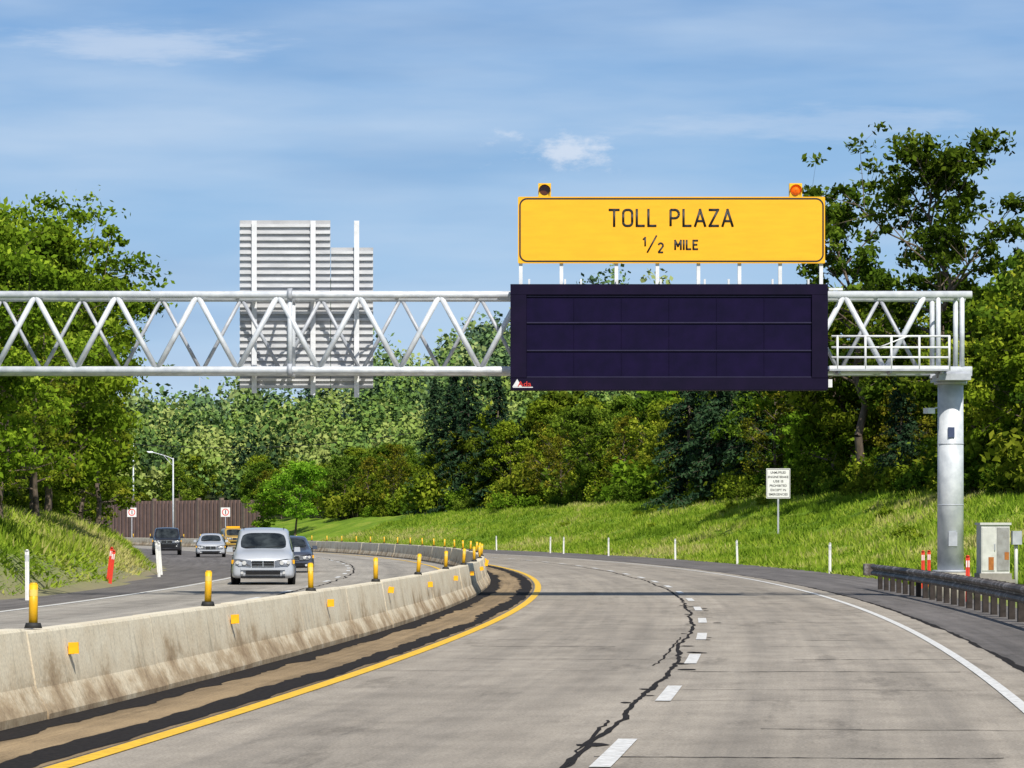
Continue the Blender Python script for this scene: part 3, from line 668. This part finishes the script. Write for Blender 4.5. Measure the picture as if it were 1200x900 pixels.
def deciduous(seed,H,R,nl=22,per=150,leaf=.2,base=.22,clr=.2,subs=3,lean=.06):
    rng=np.random.default_rng(seed); segs=[];cl=[]
    P=[np.zeros(3)]; n=9; ld=rng.normal(0,lean,2)
    for k in range(1,n+1): P.append(np.array([ld[0]*H*(k/n)**1.3+rng.normal(0,.012*H),ld[1]*H*(k/n)**1.3+rng.normal(0,.012*H),H*.9*k/n]))
    P[0][2]=-.4; r0=.017*H
    for k in range(n): segs.append((P[k],P[k+1],r0*(1-k/n*.88),r0*(1-(k+1)/n*.88)))
    tp=lambda f:P[min(int(f*n),n-1)]+(P[min(int(f*n),n-1)+1]-P[min(int(f*n),n-1)])*(f*n-int(f*n) if f<1 else 1)
    for i in range(nl):
        f=base+(1-base)*(i+.5)/nl; rel=(f-base)/(1-base)
        prof=max(.22,math.sin(math.pi*min(1,(rel*.82+.14)))**.7); az=i*2.399+rng.normal(0,.5); el=.15+1.0*rel+rng.normal(0,.15)
        ln=R*prof*(.6+.75*rng.random()); s=tp(min(f,.97)); d=np.array([math.cos(az)*math.cos(el*.8),math.sin(az)*math.cos(el*.8),math.sin(el*.8)])
        rb=r0*.42*(1-f*.6); mid=s+d*ln*.5+rng.normal(0,.04*ln,3); e=mid+(d+np.array([0,0,.25]))*ln*.5
        segs.append((s,mid,rb,rb*.6)); segs.append((mid,e,rb*.6,rb*.2)); cl.append((e,1)); cl.append((mid+rng.normal(0,.06*R,3),.75))
        for j in range(subs):
            t=.3+.6*rng.random(); a=s+(e-s)*t; dd=d+rng.normal(0,.65,3); dd/=np.linalg.norm(dd); ee=a+dd*ln*(.3+.3*rng.random())
            segs.append((a,ee,rb*.4,rb*.1)); cl.append((ee,.8))
            e3=ee+rng.normal(0,.5,3)*ln*.25; segs.append((ee,e3,rb*.12,rb*.05)); cl.append((e3,.6))
    C=[];T=[]
    for c,w in cl:
        r=R*clr*w*(.6+.8*rng.random()); k=int(per*w*w*(.4+1.1*rng.random())); g=rng.normal(size=(k,3))*np.array([r,r,r*.6])*.62
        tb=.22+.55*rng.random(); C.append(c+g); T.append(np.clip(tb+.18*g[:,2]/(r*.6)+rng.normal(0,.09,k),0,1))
    return combine('deciduous_tree',segs,np.vstack(C),np.concatenate(T),leaf,rng,M_leaf)
def spruce(seed,H,R,dens=1):
    rng=np.random.default_rng(seed); segs=[((0,0,-.3),(0,0,H*.5),.016*H,.009*H),((0,0,H*.5),(0,0,H),.009*H,.01)]; C=[];T=[]
    z=H*.08
    while z<H*.99:
        rel=z/H; r=R*(1-rel)**.85*(.7+.5*rng.random())+.12; nb=int(6+3*rng.random())
        for j in range(nb):
            az=rng.random()*6.283; rr_=r*(.6+.7*rng.random()); dr=-.28*rr_; e=np.array([math.cos(az)*rr_,math.sin(az)*rr_,z+dr])
            s=np.array([0,0,z]); segs.append((s,e,.03,.01)); k=int(9+15*rr_*dens); t=rng.random(k)**.6
            p=s+(e-s)*t[:,None]; side=np.array([-math.sin(az),math.cos(az),0]); p+=side*(rng.normal(0,.17,k)*rr_*(.3+t*.5))[:,None]; p[:,2]-=np.abs(rng.normal(0,.16,k))*(.5+t); p[:,2]+=.25*rr_*t*(1-t)
            C.append(p); T.append(np.clip(.05+.75*t+rng.normal(0,.14,k),0,1))
        z+=H*.028*(.8+.4*rng.random())
    return combine('spruce_tree',segs,np.vstack(C),np.concatenate(T),.22,rng,M_ndl,.2,.4)
def shrub(seed,R,Hh,n=26,per=70,leaf=.125):
    rng=np.random.default_rng(seed); segs=[];C=[];T=[]
    for k in range(n):
        az=rng.random()*6.283; rr_=R*math.sqrt(rng.random())*.8; h=Hh*(.25+.7*rng.random())*(1-.4*rr_/R); e=np.array([rr_*math.cos(az),rr_*math.sin(az),h])
        segs.append((e*np.array([.3,.3,0])-np.array([0,0,.2]),e,.025,.008)); r=R*.24*(.6+.8*rng.random()); g=rng.normal(size=(per,3))*r*np.array([.6,.6,.5]); tb=.25+.55*rng.random()
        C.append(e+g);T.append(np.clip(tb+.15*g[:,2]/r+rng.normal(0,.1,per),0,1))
    return combine('shrub',segs,np.vstack(C),np.concatenate(T),leaf,rng,M_leaf)
D=[deciduous(1,14,4.6,24,105,.22),deciduous(2,14,4.0,26,95,.21,.18),deciduous(3,14,5.0,22,120,.23,.26),deciduous(4,14,3.6,24,90,.21,.15),deciduous(5,14,3.9,30,85,.21,.12,.15,4)]
DL=[deciduous(61,14,4.6,20,26,.50,.3,.2,2),deciduous(62,14,4.2,20,26,.48,.25,.2,2)]
Dsparse=deciduous(21,19,5.2,30,80,.18,.30,.13,4,.03); Dsp2=deciduous(22,18,4.4,26,75,.18,.35,.13,4,.05)
Dthin=deciduous(23,14,3.4,22,42,.16,.2,.16,4)
Dnear=deciduous(31,11,3.9,34,150,.11,.18,.15,5); Dnear2=deciduous(32,10,3.4,30,150,.11,.15,.16,5)
Sp=[spruce(41,15,3.3),spruce(42,16,3.6)]
Sh=[shrub(51,1.7,2.4),shrub(52,2.0,2.0),shrub(53,1.3,1.7)]
vr=np.random.default_rng(77)
def put(name,me,x,y,s=1.,col=(1,1,1),sz=None):
    o=add(name,me,None,(x,y,tz(x,y)-.1),vr.random()*6.28,(s,s,(sz or s))); o.color=(*col,1); return o
cols=[(1,1,1),(.8,.9,.85),(1.2,1.08,.8),(.6,.72,.7),(1.4,1.25,.9),(1.0,1.15,.8),(.55,.65,.55),(1.2,.98,.8),(.75,.7,.6),(1.5,1.3,1.0)]
def rc(): return cols[vr.integers(len(cols))]
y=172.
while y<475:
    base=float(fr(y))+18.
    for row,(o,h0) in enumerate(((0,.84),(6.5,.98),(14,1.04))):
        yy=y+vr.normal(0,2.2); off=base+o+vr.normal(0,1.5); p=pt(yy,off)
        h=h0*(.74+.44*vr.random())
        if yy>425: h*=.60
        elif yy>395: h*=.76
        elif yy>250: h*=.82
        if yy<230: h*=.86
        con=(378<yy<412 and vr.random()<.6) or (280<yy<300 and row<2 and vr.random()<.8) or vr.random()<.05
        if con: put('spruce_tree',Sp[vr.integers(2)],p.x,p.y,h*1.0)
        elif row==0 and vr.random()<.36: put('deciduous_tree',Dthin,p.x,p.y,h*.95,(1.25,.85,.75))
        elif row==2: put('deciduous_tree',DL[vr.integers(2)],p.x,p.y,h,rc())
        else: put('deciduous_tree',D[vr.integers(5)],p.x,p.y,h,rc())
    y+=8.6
for (x,y,me_,s,c) in ((26.0,212,Dsparse,1.10,(.62,.62,.55)),(22.9,232,Dsp2,1.10,(.7,.75,.7)),(28.5,190,D[0],.72,(1.3,1.2,.8)),(22.0,245,D[1],1.0,(1.1,1.1,.8)),(30.5,205,D[2],.8,(1.4,1.25,.8)),
    (-25.9,427,D[2],.60,(1.2,1.6,1.1)),(-30,430,D[3],.5,(1.1,1.3,.9)),(-6.5,402,Sp[0],1.12,(1,1,1)),(-8.8,409,Sp[1],.98,(1,1,1)),(-4.8,396,Sp[1],1.06,(1,1,1)),(-1.5,386,Sp[0],1.0,(1,1,1)),(16.5,287,Sp[0],1.0,(1,1,1)),(14.5,294,Sp[1],.95,(1,1,1)),(19,279,Sp[1],.9,(.9,.9,.9))):
    put('spruce_tree' if me_ in Sp else 'deciduous_tree',me_,x,y,s,c)
y=168.
while y<440:
    b0=float(fr(y))+16.6
    p=pt(y,b0+vr.normal(0,.8)); put('shrub',Sh[vr.integers(3)],p.x,p.y,.5+.8*vr.random(),rc())
    p=pt(y+1,b0+3+vr.normal(0,1.2)); put('shrub',Sh[vr.integers(3)],p.x,p.y,1.2+1.0*vr.random(),rc()); y+=3.6
for (x,y,me_,s,c) in ((-17.3,130,Dnear,1.0,(1.3,1.3,.9)),(-18.4,119,Dnear2,1.05,(1.2,1.25,.9)),(-19.2,148,Dnear2,1.0,(1.25,1.2,.8)),(-21.4,163,Dnear,.95,(1,1.05,.8)),(-22,184,D[1],.58,(1.2,1.15,.8)),(-25,208,D[0],.5,(1,1,.8)),
    (-23.6,150,Dnear,1.0,(.85,.9,.8)),(-15.6,101,Dnear2,.75,(1.3,1.35,.9)),(-33,242,D[2],.45,(1,1,.8)),(-40,282,D[1],.5,(.9,1,.9)),(-20.5,128,D[3],.72,(.8,.85,.7)),(-27,180,D[2],.68,(.9,.95,.8)),(-18.6,160,Dthin,.55,(1.2,1,.8)),(-16.4,124,Dthin,.5,(1.2,1,.8)),(-15.9,112,Dthin,.42,(1.2,1,.8)),(-24.5,200,Dthin,.6,(1.2,1,.8))):
    put('deciduous_tree',me_,x,y,s,c)
for _ in range(50):
    y=92+vr.random()*120; p=pt(y,-(float(fl(y))+5.5+vr.random()*6)); put('shrub',Sh[vr.integers(3)],p.x,p.y,.45+.6*vr.random(),rc())
for _ in range(22):
    x=-74+vr.random()*44; y=486+vr.random()*30-(x+50)*.4; put('deciduous_tree',D[vr.integers(5)],x,y,.38+.34*vr.random(),rc())
for _ in range(16):
    y=120+vr.random()*200; p=pt(y,float(fr(y))+6+vr.random()*9); put('shrub',Sh[vr.integers(3)],p.x,p.y,.16+.2*vr.random(),(1.4,1.3,.9))

def woodland(name,y0,y1,sp_,nq,qs,rad,mat,zmul=1.25,x0=-.15,x1=.03):
    rng=np.random.default_rng(int(y0)); C=[];T=[]; y=y0
    while y<y1:
        x=x0*y
        while x<x1*y:
            xx=x+rng.normal(0,sp_*.35); yy=y+rng.normal(0,sp_*.35); r=rad*(.5+.85*rng.random()); h=r*zmul*(.9+.7*rng.random()); z0=float(terrain(xx,yy)); tb=rng.random()**1.1*.9
            nl=6; lob=unit(rng.normal(size=(nl,3)))*.5; lob[:,2]=np.abs(lob[:,2])*1.1-.05
            k=rng.integers(nl,size=nq); d=unit(rng.normal(size=(nq,3))); q=lob[k]+d*(.30+.22*rng.random((nq,1)))
            q*=np.array([r,r,h])
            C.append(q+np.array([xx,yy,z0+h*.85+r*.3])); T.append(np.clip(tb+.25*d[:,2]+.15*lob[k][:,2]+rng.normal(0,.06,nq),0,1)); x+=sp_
        y+=sp_
    C=np.vstack(C);T=np.concatenate(T); V,F=leaves(C,qs,rng,.8,.7)
    add(name,np_mesh(name,V,F,np.zeros(len(F)),[mat],np.repeat(T,4)))
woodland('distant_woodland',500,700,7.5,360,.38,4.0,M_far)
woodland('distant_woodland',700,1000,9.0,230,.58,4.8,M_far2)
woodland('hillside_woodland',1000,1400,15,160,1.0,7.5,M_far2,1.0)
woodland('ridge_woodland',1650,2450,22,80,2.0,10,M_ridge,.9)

def grass(name,n,side,y0,y1,t1,seed,bias=0):
    rng=np.random.default_rng(seed); y=y0+(y1-y0)*rng.random(n)**1.15; t=t1*rng.random(n)
    clump=np.sin(y*.8+t*1.7)*np.sin(y*.23-t*.9)+np.sin(t*2.1+y*.1)
    off=(fr(y)+.4+t) if side>0 else -(fl(y)+.4+t); x=cx(y)+off*np.sqrt(1+slope(y)**2)
    z=terrain(x,y); h=(.12+.24*rng.random(n))*(1+.35*clump)*np.where(t<1,.6,1); w=.03+.05*rng.random(n)
    a=rng.random(n)*6.283; B=np.stack([x,y,z-.03],1); u=np.stack([np.cos(a),np.sin(a),0*a],1)*w[:,None]
    tip=B+np.stack([rng.normal(0,.14,n),rng.normal(0,.14,n),h],1)
    V=np.stack([B-u,B+u,tip],1).reshape(-1,3); F=np.arange(3*n).reshape(-1,3)
    pat=.5+bias+.20*np.sin(x*.35+2*np.sin(y*.05))+.13*np.sin(x*.9+y*.25)+.13*np.sin(y*.11+1.7*np.sin(x*.21))+.1*np.sin(x*2.7-y*.6)
    T=np.clip(pat+rng.normal(0,.16,n)+.1*clump*.5,0,1)
    add(name,np_mesh(name,V,F,np.zeros(n),[M_grass],np.repeat(T,3)))
grass('grass',160000,1,95,400,18,5); grass('grass',90000,-1,70,230,9,6,.14)

# ------------------------------------------------------------------ light, sky, camera
to=Vector((.26,-.85,0)).normalized(); el=math.radians(47); sd=Vector((to.x*math.cos(el),to.y*math.cos(el),math.sin(el)))
sl=bpy.data.lights.new('sun','SUN'); sl.energy=5.0; sl.angle=math.radians(.5); sl.color=(1,.95,.86)
so=bpy.data.objects.new('sun',sl); scene.collection.objects.link(so); so.rotation_euler=sd.to_track_quat('Z','Y').to_euler(); so.location=(20,-20,60)
w=bpy.data.worlds.new('World'); scene.world=w; w.use_nodes=True; nt=w.node_tree; bg=nt.nodes['Background']
sky=N(nt,'ShaderNodeTexSky'); sky.sky_type='NISHITA'; sky.sun_disc=False; sky.sun_elevation=el; sky.sun_rotation=math.atan2(to.x,to.y)
tc=N(nt,'ShaderNodeTexCoord'); dv=tc.outputs['Generated']
sp=N(nt,'ShaderNodeSeparateXYZ'); nt.links.new(dv,sp.inputs[0])
mr=N(nt,'ShaderNodeMapRange'); nt.links.new(sp.outputs[2],mr.inputs[0]); mr.inputs[1].default_value=0; mr.inputs[2].default_value=.16
gr=ramp(nt,[(0,(.54,.71,.88)),(.35,(.41,.61,.84)),(.65,(.29,.50,.78)),(1,(.17,.36,.69))]); nt.links.new(mr.outputs[0],gr.inputs[0])
c=gr.outputs[0]
n1=noise_vec(nt,dv,1.0,5,.5,(7,7,42)); r1=ramp(nt,[(.40,0.0),(.70,.65)]); nt.links.new(n1.outputs[0],r1.inputs[0]); c=mix(nt,c,(.57,.70,.87),r1.outputs[0])
n2=noise_vec(nt,dv,1.0,4,.5,(4,4,26),(3.1,1.7,5.2))
r2=ramp(nt,[(.47,0.0),(.66,.5)]); nt.links.new(n2.outputs[0],r2.inputs[0]); c=mix(nt,c,(.17,.33,.60),r2.outputs[0])
def puff(c,cxp,czp,rx,rz,amt,k=2.6,nv=(60,60,110)):
    mpn=N(nt,'ShaderNodeMapping'); mpn.inputs['Location'].default_value=(-cxp/rx,0,-czp/rz); mpn.inputs['Scale'].default_value=(1/rx,0,1/rz); nt.links.new(dv,mpn.inputs[0])
    ln=N(nt,'ShaderNodeVectorMath',operation='LENGTH'); nt.links.new(mpn.outputs[0],ln.inputs[0])
    nz=noise_vec(nt,dv,1.0,5,.65,nv); ms=N(nt,'ShaderNodeMath',operation='MULTIPLY_ADD'); nt.links.new(nz.outputs[0],ms.inputs[0]); ms.inputs[1].default_value=-k; nt.links.new(ln.outputs['Value'],ms.inputs[2])
    mr=N(nt,'ShaderNodeMapRange',interpolation_type='SMOOTHSTEP'); nt.links.new(ms.outputs[0],mr.inputs[0]); mr.inputs[1].default_value=.9-k*.5-.8; mr.inputs[2].default_value=.9-k*.5+.35; mr.inputs[3].default_value=amt; mr.inputs[4].default_value=0
    return mix(nt,c,(.76,.82,.92),mr.outputs[0])
c=puff(c,.0140,.1050,.0150,.0050,.7,3.4,(90,90,190))
c=puff(c,-.095,.134,.040,.0045,.36,3.5,(25,25,160)); c=puff(c,.075,.112,.045,.0050,.22,3.5,(25,25,160))
vs=N(nt,'ShaderNodeVectorMath',operation='SCALE'); vs.inputs['Scale'].default_value=10.0; nt.links.new(c,vs.inputs[0])
mr2=N(nt,'ShaderNodeMapRange',interpolation_type='SMOOTHSTEP'); nt.links.new(sp.outputs[2],mr2.inputs[0]); mr2.inputs[1].default_value=.17; mr2.inputs[2].default_value=.45
fin=mix(nt,vs.outputs[0],sky.outputs[0],mr2.outputs[0]); nt.links.new(fin,bg.inputs[0]); bg.inputs[1].default_value=.1
cam=bpy.data.cameras.new('camera'); co=bpy.data.objects.new('camera',cam); scene.collection.objects.link(co); scene.camera=co
co.location=(0,0,1.75); co.rotation_euler=(math.pi/2,0,0); cam.sensor_width=36; cam.lens=126; cam.shift_y=170/1200; cam.clip_start=.5; cam.clip_end=12000
